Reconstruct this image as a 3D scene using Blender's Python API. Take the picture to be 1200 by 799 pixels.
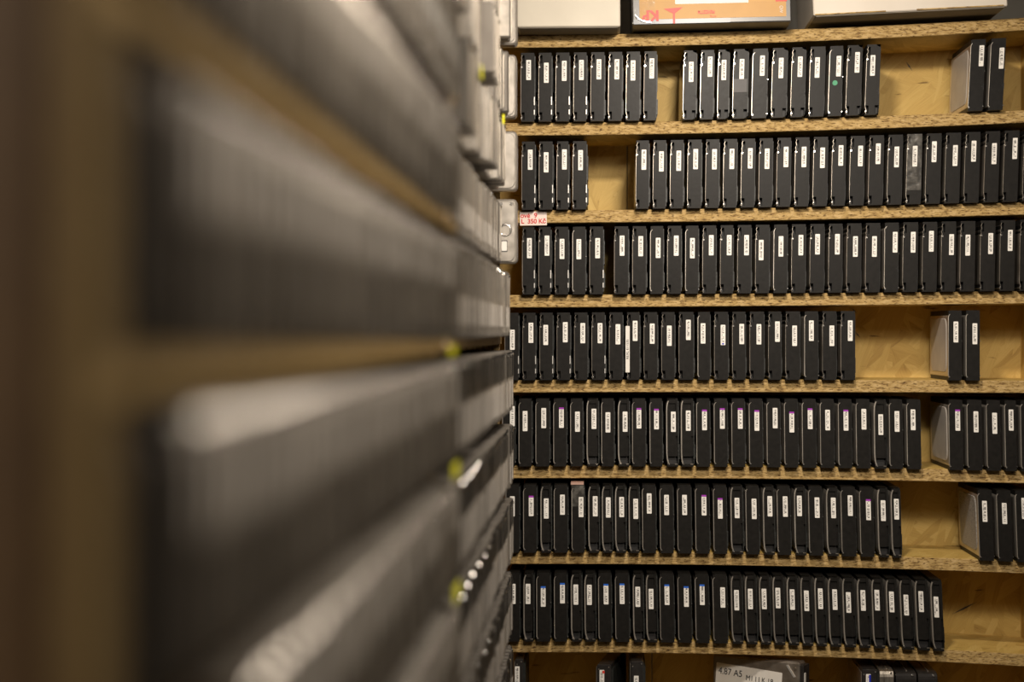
import bpy, math, random
from mathutils import Vector, Matrix
random.seed(7)
for o in list(bpy.data.objects): bpy.data.objects.remove(o)
SC = bpy.context.scene
COL = SC.collection
PI = math.pi

# ------------------------------------------------------------------ camera, light, exposure
EYE = 1.45            # eye height
D = 2.60              # distance from eye to the front of the wall rack
PX = 787.0            # photo pixels per metre on that plane
VX, VY = 707.0, 389.0 # where the aisle's direction meets the photo
cam = bpy.data.cameras.new('camera'); camo = bpy.data.objects.new('camera', cam); COL.objects.link(camo)
camo.location = (0, 0, EYE); camo.rotation_euler = (PI/2, 0, 0)
cam.sensor_width = 36; cam.lens = 36*PX*D/1200
cam.shift_x = (600-VX)/1200; cam.shift_y = (VY-399.5)/1200
cam.dof.use_dof = True; cam.dof.focus_distance = D-0.005; cam.dof.aperture_fstop = 2.3
cam.clip_start = 0.02
SC.camera = camo

w = bpy.data.worlds.new('world'); SC.world = w; w.use_nodes = True
w.node_tree.nodes['Background'].inputs[0].default_value = (1.0, 0.85, 0.68, 1)
w.node_tree.nodes['Background'].inputs[1].default_value = 0.02

def area(name, loc, target, size, power, color, size_y=None):
    l = bpy.data.lights.new(name, 'AREA'); l.energy = power; l.color = color
    l.shape = 'RECTANGLE'; l.size = size; l.size_y = size_y or size
    o = bpy.data.objects.new(name, l); COL.objects.link(o); o.location = loc
    o.rotation_euler = (Vector(target)-Vector(loc)).to_track_quat('-Z', 'Y').to_euler()
    return o
WARM = (1.0, 0.89, 0.76)
area('hanging_lamp_light', (0.17, 1.82, EYE+0.56), (0.10, 2.6, EYE-0.2), 0.08, 4.4, WARM, 0.05)
sp = bpy.data.lights.new('aisle_spot_light', 'SPOT'); sp.energy = 38; sp.color = WARM; sp.spot_size = math.radians(43); sp.spot_blend = 1.0; sp.shadow_soft_size = 0.10
spo = bpy.data.objects.new('aisle_spot_light', sp); COL.objects.link(spo); spo.location = (0.22, 0.75, EYE+0.70)
spo.rotation_euler = (Vector((0.24, 2.6, EYE-0.03))-spo.location).to_track_quat('-Z', 'Y').to_euler()
area('near_fill_light', (0.50, 0.75, EYE+0.60), (-0.13, 1.3, EYE), 0.30, 5.6, WARM, 0.30)

SC.view_settings.view_transform = 'Standard'
SC.view_settings.look = 'None'
SC.view_settings.gamma = 1.0
SC.view_settings.use_curve_mapping = False
SC.view_settings.exposure = 0.75

# ------------------------------------------------------------------ materials
class NT:
    def __init__(s, name):
        s.m = bpy.data.materials.new(name); s.m.use_nodes = True
        s.t = s.m.node_tree; s.b = s.t.nodes['Principled BSDF']
    def n(s, typ, **kw):
        x = s.t.nodes.new(typ)
        for k, v in kw.items(): setattr(x, k, v)
        return x
    def l(s, a, b): s.t.links.new(a, b)
    def setv(s, **kw):
        for k, v in kw.items(): s.b.inputs[k.replace('_', ' ')].default_value = v
def rgba(c): return (c[0], c[1], c[2], 1)

def noisy(name, c1, c2, rough=0.5, metal=0.0, scale=60, bump=0.0, stretch=(1, 1, 1), spec=0.5, rough_var=0.0, coat=0.0):
    t = NT(name); tc = t.n('ShaderNodeTexCoord'); mp = t.n('ShaderNodeMapping'); mp.inputs['Scale'].default_value = stretch
    oi = t.n('ShaderNodeObjectInfo'); ad = t.n('ShaderNodeVectorMath', operation='ADD'); sc = t.n('ShaderNodeVectorMath', operation='SCALE')
    cb = t.n('ShaderNodeCombineXYZ'); t.l(oi.outputs['Random'], cb.inputs[0]); t.l(oi.outputs['Random'], cb.inputs[2])
    t.l(cb.outputs[0], sc.inputs[0]); sc.inputs['Scale'].default_value = 7.0
    t.l(tc.outputs['Object'], ad.inputs[0]); t.l(sc.outputs[0], ad.inputs[1]); t.l(ad.outputs[0], mp.inputs[0])
    nz = t.n('ShaderNodeTexNoise'); nz.inputs['Scale'].default_value = scale; nz.inputs['Detail'].default_value = 5
    t.l(mp.outputs[0], nz.inputs['Vector'])
    cr = t.n('ShaderNodeValToRGB'); cr.color_ramp.elements[0].color = rgba(c1); cr.color_ramp.elements[1].color = rgba(c2)
    cr.color_ramp.elements[0].position = 0.3; cr.color_ramp.elements[1].position = 0.7
    t.l(nz.outputs['Fac'], cr.inputs[0]); t.l(cr.outputs[0], t.b.inputs['Base Color'])
    t.setv(Roughness=rough, Metallic=metal, Specular_IOR_Level=spec, Coat_Weight=coat)
    if rough_var:
        mr = t.n('ShaderNodeMapRange'); mr.inputs['To Min'].default_value = rough-rough_var; mr.inputs['To Max'].default_value = rough+rough_var
        t.l(nz.outputs['Fac'], mr.inputs[0]); t.l(mr.outputs[0], t.b.inputs['Roughness'])
    if bump:
        bp = t.n('ShaderNodeBump'); bp.inputs['Strength'].default_value = bump; bp.inputs['Distance'].default_value = 0.002
        t.l(nz.outputs['Fac'], bp.inputs['Height']); t.l(bp.outputs[0], t.b.inputs['Normal'])
    return t.m

def osb_face(name, plane='XZ', k=1.0):
    """pressed strands: crossed layers of stretched flakes, each flake its own tone"""
    t = NT(name); tc = t.n('ShaderNodeTexCoord')
    sep = t.n('ShaderNodeSeparateXYZ'); t.l(tc.outputs['Object'], sep.inputs[0])
    cb = t.n('ShaderNodeCombineXYZ')
    t.l(sep.outputs[{'X': 0, 'Y': 1, 'Z': 2}[plane[0]]], cb.inputs[0]); t.l(sep.outputs[{'X': 0, 'Y': 1, 'Z': 2}[plane[1]]], cb.inputs[1])
    wob = t.n('ShaderNodeTexNoise'); wob.inputs['Scale'].default_value = 9; wob.inputs['Detail'].default_value = 2
    t.l(cb.outputs[0], wob.inputs['Vector'])
    wv = t.n('ShaderNodeVectorMath', operation='MULTIPLY_ADD'); wv.inputs[1].default_value = (0.02, 0.02, 0)
    t.l(wob.outputs['Color'], wv.inputs[0]); t.l(cb.outputs[0], wv.inputs[2])
    col = None
    for i, (ang, sx, sy) in enumerate(((0.35, 14, 70), (1.15, 11, 52), (-0.7, 13, 64), (1.9, 12, 80))):
        r = t.n('ShaderNodeVectorRotate', rotation_type='Z_AXIS'); r.inputs['Angle'].default_value = ang
        t.l(wv.outputs[0], r.inputs['Vector'])
        mp = t.n('ShaderNodeMapping'); mp.inputs['Scale'].default_value = (sx, sy, 1); mp.inputs['Location'].default_value = (i*3.7, i*1.3, 0)
        t.l(r.outputs[0], mp.inputs[0])
        vo = t.n('ShaderNodeTexVoronoi'); vo.inputs['Scale'].default_value = 1.0; vo.voronoi_dimensions = '2D'
        t.l(mp.outputs[0], vo.inputs['Vector'])
        gr = t.n('ShaderNodeTexNoise'); gr.inputs['Scale'].default_value = 6; gr.inputs['Detail'].default_value = 6
        m2 = t.n('ShaderNodeMapping'); m2.inputs['Scale'].default_value = (0.35, 2.2, 1); t.l(mp.outputs[0], m2.inputs[0]); t.l(m2.outputs[0], gr.inputs['Vector'])
        sc = t.n('ShaderNodeSeparateColor'); t.l(vo.outputs['Color'], sc.inputs[0])
        a = t.n('ShaderNodeMath', operation='MULTIPLY_ADD'); a.inputs[1].default_value = 0.66; t.l(gr.outputs['Fac'], a.inputs[0])
        mm = t.n('ShaderNodeMath', operation='MULTIPLY'); mm.inputs[1].default_value = 0.36; t.l(sc.outputs[0], mm.inputs[0]); t.l(mm.outputs[0], a.inputs[2])
        cr = t.n('ShaderNodeValToRGB'); e = cr.color_ramp.elements
        e[0].position = 0.14; e[0].color = rgba([x*k for x in (0.25, 0.13, 0.035)])
        e[1].position = 0.85; e[1].color = rgba([x*k for x in (0.74, 0.53, 0.18)])
        x = e.new(0.30); x.color = rgba([x*k for x in (0.50, 0.32, 0.08)])
        x = e.new(0.55); x.color = rgba([x*k for x in (0.61, 0.41, 0.115)])
        t.l(a.outputs[0], cr.inputs[0])
        if col is None: col = cr.outputs[0]
        else:
            mx = t.n('ShaderNodeMix', data_type='RGBA')
            st = t.n('ShaderNodeMath', operation='GREATER_THAN'); st.inputs[1].default_value = 0.55; t.l(sc.outputs[1], st.inputs[0])
            t.l(st.outputs[0], mx.inputs[0]); t.l(col, mx.inputs[6]); t.l(cr.outputs[0], mx.inputs[7]); col = mx.outputs[2]
    # thin dark fissures
    fz = t.n('ShaderNodeTexNoise'); fz.inputs['Scale'].default_value = 5; fz.inputs['Detail'].default_value = 3
    fm = t.n('ShaderNodeMapping'); fm.inputs['Rotation'].default_value = (0, 0, 0.6); fm.inputs['Scale'].default_value = (3, 26, 1)
    t.l(wv.outputs[0], fm.inputs[0]); t.l(fm.outputs[0], fz.inputs['Vector'])
    fr = t.n('ShaderNodeValToRGB'); fr.color_ramp.elements[0].position = 0.28; fr.color_ramp.elements[0].color = (0.25, 0.2, 0.15, 1)
    fr.color_ramp.elements[1].position = 0.33; fr.color_ramp.elements[1].color = (1, 1, 1, 1); t.l(fz.outputs['Fac'], fr.inputs[0])
    mu = t.n('ShaderNodeMix', data_type='RGBA', blend_type='MULTIPLY'); mu.inputs[0].default_value = 1
    t.l(col, mu.inputs[6]); t.l(fr.outputs[0], mu.inputs[7]); t.l(mu.outputs[2], t.b.inputs['Base Color'])
    t.setv(Roughness=0.55, Specular_IOR_Level=0.35)
    bw = t.n('ShaderNodeRGBToBW'); t.l(mu.outputs[2], bw.inputs[0])
    bp = t.n('ShaderNodeBump'); bp.inputs['Strength'].default_value = 0.5; bp.inputs['Distance'].default_value = 0.0015
    t.l(bw.outputs[0], bp.inputs['Height']); t.l(bp.outputs[0], t.b.inputs['Normal'])
    return t.m

def osb_edge(name, stretch=(1, 1, 5), k=1.0):
    """sawn edge: short layered strands with dark pores"""
    t = NT(name); tc = t.n('ShaderNodeTexCoord')
    mp = t.n('ShaderNodeMapping'); mp.inputs['Scale'].default_value = stretch; t.l(tc.outputs['Object'], mp.inputs[0])
    n1 = t.n('ShaderNodeTexNoise'); n1.inputs['Scale'].default_value = 70; n1.inputs['Detail'].default_value = 6; n1.inputs['Roughness'].default_value = 0.65
    n2 = t.n('ShaderNodeTexNoise'); n2.inputs['Scale'].default_value = 150; n2.inputs['Detail'].default_value = 3
    t.l(mp.outputs[0], n1.inputs['Vector']); t.l(mp.outputs[0], n2.inputs['Vector'])
    cr = t.n('ShaderNodeValToRGB'); e = cr.color_ramp.elements
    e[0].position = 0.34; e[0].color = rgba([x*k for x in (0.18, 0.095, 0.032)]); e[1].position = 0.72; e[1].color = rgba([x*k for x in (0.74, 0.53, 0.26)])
    x = e.new(0.48); x.color = rgba([x*k for x in (0.50, 0.33, 0.12)])
    t.l(n1.outputs['Fac'], cr.inputs[0])
    pr = t.n('ShaderNodeValToRGB'); pr.color_ramp.elements[0].position = 0.36; pr.color_ramp.elements[0].color = (0.16, 0.11, 0.06, 1)
    pr.color_ramp.elements[1].position = 0.44; pr.color_ramp.elements[1].color = (1, 1, 1, 1); t.l(n2.outputs['Fac'], pr.inputs[0])
    mu = t.n('ShaderNodeMix', data_type='RGBA', blend_type='MULTIPLY'); mu.inputs[0].default_value = 0.85
    t.l(cr.outputs[0], mu.inputs[6]); t.l(pr.outputs[0], mu.inputs[7]); t.l(mu.outputs[2], t.b.inputs['Base Color'])
    t.setv(Roughness=0.7, Specular_IOR_Level=0.25)
    bp = t.n('ShaderNodeBump'); bp.inputs['Strength'].default_value = 0.8; bp.inputs['Distance'].default_value = 0.0015
    t.l(n1.outputs['Fac'], bp.inputs['Height']); t.l(bp.outputs[0], t.b.inputs['Normal'])
    return t.m

def barcode_mat(name, base=(0.82, 0.79, 0.74)):
    """printed sticker: bars across one half, digits along the other; flat print in the sticker's own frame"""
    t = NT(name); tc = t.n('ShaderNodeTexCoord'); s = t.n('ShaderNodeSeparateXYZ'); t.l(tc.outputs['Generated'], s.inputs[0])
    oi = t.n('ShaderNodeObjectInfo')
    def M(op, a, b=None, c=None):
        m = t.n('ShaderNodeMath', operation=op)
        for i, v in enumerate((a, b, c)):
            if v is None: continue
            if isinstance(v, (int, float)): m.inputs[i].default_value = v
            else: t.l(v, m.inputs[i])
        return m.outputs[0]
    x, z, rnd = s.outputs[0], s.outputs[2], oi.outputs['Random']
    def band(v, a, b): return M('MULTIPLY', M('GREATER_THAN', v, a), M('LESS_THAN', v, b))
    wn = t.n('ShaderNodeTexWhiteNoise', noise_dimensions='2D'); c1 = t.n('ShaderNodeCombineXYZ')
    t.l(M('FLOOR', M('MULTIPLY', z, 34)), c1.inputs[0]); t.l(M('MULTIPLY', rnd, 91), c1.inputs[1]); t.l(c1.outputs[0], wn.inputs['Vector'])
    bars = M('MULTIPLY', M('MULTIPLY', M('GREATER_THAN', wn.outputs['Value'], 0.5), band(x, 0.40, 0.72)), band(z, 0.1, 0.92))
    wd = t.n('ShaderNodeTexWhiteNoise', noise_dimensions='3D'); c2 = t.n('ShaderNodeCombineXYZ')
    t.l(M('FLOOR', M('MULTIPLY', z, 40)), c2.inputs[0]); t.l(M('FLOOR', M('MULTIPLY', x, 14)), c2.inputs[1]); t.l(M('MULTIPLY', rnd, 37), c2.inputs[2]); t.l(c2.outputs[0], wd.inputs['Vector'])
    digs = M('MULTIPLY', M('MULTIPLY', M('GREATER_THAN', wd.outputs['Value'], 0.5), band(x, 0.2, 0.38)), band(z, 0.14, 0.88))
    ink = M('MAXIMUM', bars, digs)
    mx = t.n('ShaderNodeMix', data_type='RGBA'); t.l(ink, mx.inputs[0]); mx.inputs[6].default_value = rgba(base); mx.inputs[7].default_value = (0.22, 0.21, 0.20, 1)
    t.l(mx.outputs[2], t.b.inputs['Base Color']); t.setv(Roughness=0.55)
    return t.m

def printed_mat(name, base, ink, dens=0.5):
    """sheet with rows of small print"""
    t = NT(name); tc = t.n('ShaderNodeTexCoord')
    mp = t.n('ShaderNodeMapping'); mp.inputs['Scale'].default_value = (60, 60, 420); t.l(tc.outputs['Object'], mp.inputs[0])
    mp.inputs['Rotation'].default_value = (0, 0.0, 0)
    nz = t.n('ShaderNodeTexNoise'); nz.inputs['Scale'].default_value = 3; nz.inputs['Detail'].default_value = 2; t.l(mp.outputs[0], nz.inputs['Vector'])
    cr = t.n('ShaderNodeValToRGB'); cr.color_ramp.elements[0].position = dens-0.05; cr.color_ramp.elements[1].position = dens+0.05
    cr.color_ramp.elements[0].color = rgba(ink); cr.color_ramp.elements[1].color = rgba(base); t.l(nz.outputs['Fac'], cr.inputs[0])
    t.l(cr.outputs[0], t.b.inputs['Base Color']); t.setv(Roughness=0.5)
    return t.m

MAT = dict(
    osb_back=osb_face('osb_back', 'XZ', 0.88), osb_top=osb_face('osb_top', 'XY'), osb_side=osb_face('osb_side', 'YZ'),
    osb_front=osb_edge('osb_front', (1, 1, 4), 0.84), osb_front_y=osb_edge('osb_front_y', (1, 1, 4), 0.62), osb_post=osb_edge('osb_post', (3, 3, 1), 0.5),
    shaded_panel=noisy('shade_tinted_board', (0.07, 0.035, 0.011), (0.11, 0.058, 0.018), 0.6, scale=20, stretch=(1, 1, 6)),  # unlit board: the shade is tinted into its brown
    black=noisy('black_enamel', (0.009, 0.0082, 0.0072), (0.014, 0.0125, 0.011), 0.42, 0.0, 140, 0.05, spec=0.14, rough_var=0.05),
    black_shiny=noisy('black_gloss', (0.02, 0.018, 0.017), (0.03, 0.027, 0.025), 0.2, 0.0, 90, 0.05),
    recess=noisy('black_recess', (0.004, 0.004, 0.004), (0.010, 0.008, 0.008), 0.6, 0, 60),
    patch=noisy('brown_black_tape', (0.018, 0.014, 0.014), (0.03, 0.022, 0.022), 0.5, 0, 60),
    lid=noisy('brushed_steel', (0.36, 0.32, 0.27), (0.62, 0.56, 0.48), 0.30, 0.88, 60, 0.05, (4, 4, 0.5), rough_var=0.08),
    lid_dull=noisy('dull_steel', (0.26, 0.22, 0.18), (0.40, 0.35, 0.30), 0.42, 0.8, 50, 0.05, rough_var=0.1),
    screw=noisy('screw_steel', (0.75, 0.72, 0.68), (0.85, 0.82, 0.78), 0.2, 0.9, 60),
    polished=noisy('polished_steel', (0.86, 0.83, 0.78), (0.92, 0.90, 0.86), 0.10, 1.0, 60),
    side_dark=noisy('dark_grey_face', (0.055, 0.048, 0.040), (0.085, 0.074, 0.062), 0.42, 0.2, 40, 0.05, (1, 1, 0.4)),
    brass=noisy('polished_brass', (0.90, 0.70, 0.42), (0.95, 0.76, 0.48), 0.16, 1.0, 60),
    lid_bright=noisy('bright_steel', (0.55, 0.50, 0.44), (0.78, 0.72, 0.64), 0.34, 0.8, 60, 0.05, (4, 4, 0.5), rough_var=0.08),
    pcb=noisy('dark_circuit_board', (0.006, 0.008, 0.006), (0.014, 0.014, 0.012), 0.5, 0, 200, 0.3),
    label=barcode_mat('barcode_print'),
    edge=noisy('edge_metal', (0.6, 0.58, 0.55), (0.72, 0.70, 0.66), 0.35, 0.6, 60),
    purple=noisy('purple_ink', (0.28, 0.02, 0.36), (0.34, 0.03, 0.42), 0.5, 0, 60),
    blue=noisy('blue_ink', (0.01, 0.10, 0.50), (0.02, 0.13, 0.58), 0.5, 0, 60),
    darkblue=noisy('dark_blue_ink', (0.01, 0.02, 0.40), (0.01, 0.03, 0.48), 0.5, 0, 60),
    green=noisy('green_dot_print', (0.02, 0.24, 0.11), (0.03, 0.28, 0.13), 0.5, 0, 60),
    red=noisy('red_ink', (0.60, 0.045, 0.03), (0.68, 0.06, 0.04), 0.5, 0, 60),
    pen=noisy('red_pen', (0.55, 0.02, 0.02), (0.62, 0.03, 0.03), 0.5, 0, 60),
    ink=noisy('black_pen', (0.02, 0.02, 0.02), (0.03, 0.03, 0.03), 0.5, 0, 60),
    yellow=noisy('yellow_sticker', (0.90, 0.86, 0.0), (0.95, 0.92, 0.01), 0.5, 0, 60),
    paper=noisy('white_paper', (0.72, 0.68, 0.62), (0.78, 0.75, 0.70), 0.6, 0, 40),
    pinkish=noisy('price_tag_paper', (0.74, 0.60, 0.53), (0.80, 0.67, 0.60), 0.5, 0, 40),
    grey_print=printed_mat('grey_printed_label', (0.42, 0.40, 0.37), (0.16, 0.15, 0.14), 0.46),
    card=noisy('cream_cardboard', (0.56, 0.51, 0.42), (0.62, 0.57, 0.47), 0.55, 0, 14),
    card2=noisy('pale_cardboard', (0.60, 0.54, 0.46), (0.66, 0.60, 0.52), 0.6, 0, 14),
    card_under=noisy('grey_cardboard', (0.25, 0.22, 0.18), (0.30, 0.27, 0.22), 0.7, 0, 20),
    carton=noisy('dark_carton', (0.04, 0.038, 0.036), (0.06, 0.057, 0.055), 0.35, 0, 30),
    orange=noisy('orange_print', (0.42, 0.21, 0.03), (0.47, 0.24, 0.04), 0.5, 0, 30),
    strip=noisy('slate_print', (0.07, 0.085, 0.11), (0.10, 0.12, 0.15), 0.35, 0, 30),
    tape=noisy('silver_tape', (0.72, 0.70, 0.66), (0.85, 0.83, 0.8), 0.16, 0.9, 55, 1.0, rough_var=0.1),
    plaster=noisy('grey_plaster', (0.36, 0.345, 0.31), (0.42, 0.40, 0.36), 0.85, 0, 8, 0.2),
    concrete=noisy('grey_floor', (0.18, 0.17, 0.15), (0.24, 0.23, 0.20), 0.7, 0, 6, 0.2),
    side_grey=noisy('grey_face', (0.13, 0.115, 0.10), (0.20, 0.18, 0.155), 0.38, 0.3, 40, 0.05, (1, 1, 0.4), rough_var=0.08),
    side_light=noisy('light_grey_sticker', (0.46, 0.42, 0.38), (0.56, 0.52, 0.47), 0.42, 0.1, 30),
    side_silver=noisy('bright_cast_metal', (0.36, 0.33, 0.29), (0.50, 0.46, 0.41), 0.34, 0.6, 60, 0.05, rough_var=0.1),
    pink=noisy('dusty_pink_card', (0.42, 0.25, 0.20), (0.48, 0.30, 0.24), 0.6, 0, 40),
)
def clear_film(name):
    t = NT(name); tc = t.n('ShaderNodeTexCoord'); nz = t.n('ShaderNodeTexNoise'); nz.inputs['Scale'].default_value = 90; nz.inputs['Detail'].default_value = 4
    t.l(tc.outputs['Object'], nz.inputs['Vector'])
    cr = t.n('ShaderNodeValToRGB'); cr.color_ramp.elements[0].position = 0.45; cr.color_ramp.elements[1].position = 0.75
    cr.color_ramp.elements[0].color = (0.03, 0.03, 0.03, 1); cr.color_ramp.elements[1].color = (0.16, 0.16, 0.16, 1)
    t.l(nz.outputs['Fac'], cr.inputs[0]); t.l(cr.outputs[0], t.b.inputs['Alpha'])
    bp = t.n('ShaderNodeBump'); bp.inputs['Strength'].default_value = 1; bp.inputs['Distance'].default_value = 0.002
    t.l(nz.outputs['Fac'], bp.inputs['Height']); t.l(bp.outputs[0], t.b.inputs['Normal'])
    t.setv(Base_Color=(0.5, 0.47, 0.42, 1), Roughness=0.12); return t.m
MAT['film'] = clear_film('clear_tape')

# ------------------------------------------------------------------ mesh helpers
class MB:
    def __init__(s): s.v = []; s.f = []; s.mi = []; s.cur = 0
    def add(s, vs, fs):
        o = len(s.v); s.v += [tuple(p) for p in vs]; s.f += [tuple(i+o for i in f) for f in fs]; s.mi += [s.cur]*len(fs); return s
    def box(s, x0, x1, y0, y1, z0, z1):
        return s.add([(x0,y0,z0),(x1,y0,z0),(x1,y1,z0),(x0,y1,z0),(x0,y0,z1),(x1,y0,z1),(x1,y1,z1),(x0,y1,z1)],
                     [(0,3,2,1),(4,5,6,7),(0,1,5,4),(1,2,6,5),(2,3,7,6),(3,0,4,7)])
    def loops(s, rings, cap=True):
        """closed rings of equal length joined by quads"""
        n = len(rings[0]); vs = [p for r in rings for p in r]; fs = []
        for k in range(len(rings)-1):
            for i in range(n):
                j = (i+1) % n; fs.append((k*n+i, k*n+j, (k+1)*n+j, (k+1)*n+i))
        if cap: fs.append(tuple(range(n-1, -1, -1))); fs.append(tuple(range((len(rings)-1)*n, len(rings)*n)))
        return s.add(vs, fs)
    def build(s, name, mats, parent=None, loc=None, smooth=False, warp=None):
        me = bpy.data.meshes.new(name)
        vs = [warp(p) for p in s.v] if warp else s.v
        me.from_pydata(vs, [], s.f)
        if not isinstance(mats, (list, tuple)): mats = [mats]
        for m in mats: me.materials.append(MAT[m] if isinstance(m, str) else m)
        if len(mats) > 1: me.polygons.foreach_set('material_index', s.mi)
        if smooth: me.polygons.foreach_set('use_smooth', [True]*len(s.f))
        me.update()
        o = bpy.data.objects.new(name, me); COL.objects.link(o)
        if parent: o.parent = parent
        if loc: o.location = loc
        return o
def rrect(x0, x1, z0, z1, r, y, n=3):
    """rounded rectangle in the XZ plane at depth y, seen from -Y"""
    out = []
    for cx, cz, a0 in ((x1-r, z0+r, -PI/2), (x1-r, z1-r, 0), (x0+r, z1-r, PI/2), (x0+r, z0+r, PI)):
        for k in range(n+1):
            a = a0+k*PI/2/n; out.append((cx+r*math.cos(a), y, cz+r*math.sin(a)))
    return out
def plate(mb, x0, x1, z0, z1, r, y0, y1, n=3, bev=0.0):
    rings = [rrect(x0, x1, z0, z1, r, y1, n)]
    if bev: rings.append(rrect(x0, x1, z0, z1, r, y0+bev, n)); rings.append(rrect(x0+bev, x1-bev, z0+bev, z1-bev, max(r-bev, 1e-4), y0, n))
    else: rings.append(rrect(x0, x1, z0, z1, r, y0, n))
    mb.loops(rings[::-1]); return mb
def cyl(mb, cx, cz, r, y0, y1, n=10):
    mb.loops([[(cx+r*math.cos(2*PI*k/n), y, cz+r*math.sin(2*PI*k/n)) for k in range(n)] for y in (y0, y1)]); return mb
def bevbox(mb, x0, x1, y0, y1, z0, z1, b):
    """box with all edges chamfered (rings along z)"""
    def ring(z, i):
        X0, X1, Y0, Y1 = x0+i, x1-i, y0+i, y1-i; c = max(b-i, 0)+1e-5
        return [(X0+c, Y0, z), (X1-c, Y0, z), (X1, Y0+c, z), (X1, Y1-c, z), (X1-c, Y1, z), (X0+c, Y1, z), (X0, Y1-c, z), (X0, Y0+c, z)]
    mb.loops([ring(z0, b), ring(z0+b, 0), ring(z1-b, 0), ring(z1, b)]); return mb

def empty(name, loc, parent=None):
    o = bpy.data.objects.new(name, None); COL.objects.link(o); o.location = loc; o.empty_display_size = 0.03
    if parent: o.parent = parent
    return o
def tag(o, label=None, cat=None, group=None, kind=None):
    if label: o['label'] = label
    if cat: o['category'] = cat
    if group: o['group'] = group
    if kind: o['kind'] = kind
    return o
def text(name, body, mat, parent, loc, size, rot=(PI/2, 0, 0), sx=1.0, align='CENTER', bold=0.0):
    cu = bpy.data.curves.new(name, 'FONT'); cu.body = body; cu.size = size; cu.extrude = 0.00012; cu.align_x = align; cu.align_y = 'CENTER'; cu.offset = bold
    tmp = bpy.data.objects.new(name+'_tmp', cu); COL.objects.link(tmp)
    bpy.context.view_layer.update()
    me = bpy.data.meshes.new_from_object(tmp.evaluated_get(bpy.context.evaluated_depsgraph_get()))
    bpy.data.objects.remove(tmp)
    me.materials.clear(); me.materials.append(MAT[mat])
    o = bpy.data.objects.new(name, me); COL.objects.link(o)
    o.parent = parent; o.location = loc; o.rotation_euler = rot; o.scale = (sx, 1, 1)
    return o

# ------------------------------------------------------------------ the room
def struct(name, mb, mat): return tag(mb.build(name, mat), kind='structure')
XW0, XW1, YW0, YW1, ZC = -0.75, 1.45, -1.2, 2.98, 2.60
struct('floor', MB().box(XW0-.1, XW1+.1, YW0-.1, YW1+.1, -.1, 0), 'concrete')
struct('ceiling', MB().box(XW0-.1, XW1+.1, YW0-.1, YW1+.1, ZC, ZC+.1), 'plaster')
struct('wall_back', MB().box(XW0-.1, XW1+.1, YW1, YW1+.1, 0, ZC), 'plaster')
struct('wall_front', MB().box(XW0-.1, XW1+.1, YW0-.1, YW0, 0, ZC), 'plaster')
struct('wall_left', MB().box(XW0-.1, XW0, YW0, YW1, 0, ZC), 'plaster')
struct('wall_right', MB().box(XW1, XW1+.1, YW0, YW1, 0, ZC), 'plaster')

# ------------------------------------------------------------------ wall rack: bowed boards, slightly leaning drives
K = 1.45e-7
def X(px): return (px-VX)/PX
def Z(py): return EYE-(py-VY)/PX
BOTTOM = [55.8, 158.8, 261.3, 360.3, 460.0, 560.5, 661.0, 764.5, 872.0]   # underside of each board at its left end
TH = 14.6
def board_y(i, px):
    v0 = (BOTTOM[i]-399)
    return 399+v0*(1+K*(px-600)**2)-0.0043*(px-600)
def board_slope(i, px): return (BOTTOM[i]-399)*2*K*(px-600)-0.0043
SH = D                                   # front of the boards
BACK = D+0.158
rack = tag(empty('wall_shelving_rack', (0, D, 0)), 'bare chipboard shelving rack with bowed boards across the end of the aisle', 'shelving rack')
PL, PR = 548, 1226
def board(i):
    mb = MB(); n = 40; xs = [PL+(PR-PL)*k/n for k in range(n+1)]
    y0, y1 = 0.0, BACK-D
    b = 0.0009
    for k in range(n):
        pass
    secs = []
    for px in xs:
        zb = Z(board_y(i, px)); zt = zb+TH/PX; j = random.uniform(-.00025, .00025)
        secs.append([(X(px), y0+b+j, zb), (X(px), y0+j, zb+b), (X(px), y0+j, zt-b), (X(px), y0+b+j, zt), (X(px), y1, zt), (X(px), y1, zb)])
    vs = [p for s in secs for p in s]; fs = []; mi = []
    for k in range(n):
        for a in range(6):
            c = (a+1) % 6
            fs.append((k*6+a, (k+1)*6+a, (k+1)*6+c, k*6+c)); mi.append(0 if a in (0, 1, 2) else 1)
    fs.append(tuple(range(6))); fs.append(tuple(n*6+q for q in range(5, -1, -1))); mi += [0, 0]
    mb.v = vs; mb.f = fs; mb.mi = mi
    return mb.build('shelf_board', ['osb_front', 'osb_top'], rack)
for i in range(9): board(i)
# back panels: sheets that meet at seams
def panel(px0, px1, ya, yb):
    s = (BACK/D)                       # seen through the depth of the shelf
    x0, x1 = (px0-VX)/PX*s, (px1-VX)/PX*s
    z0, z1 = EYE-(yb-VY)/PX*s, EYE-(ya-VY)/PX*s
    MB().box(x0+.0008, x1-.0008, BACK-D, BACK-D+.012, z0+.0008, z1-.0008).build('back_panel', 'osb_back', rack)
zt_back = 30
for a, b in ((545, 735), (735, 1198.5), (1198.5, 1260)):
    panel(a, b, 48, 640)
for a, b in ((545, 617), (617, 764), (764, 998), (998, 1198.5), (1198.5, 1260)):
    panel(a, b, 640, 900)
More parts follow.
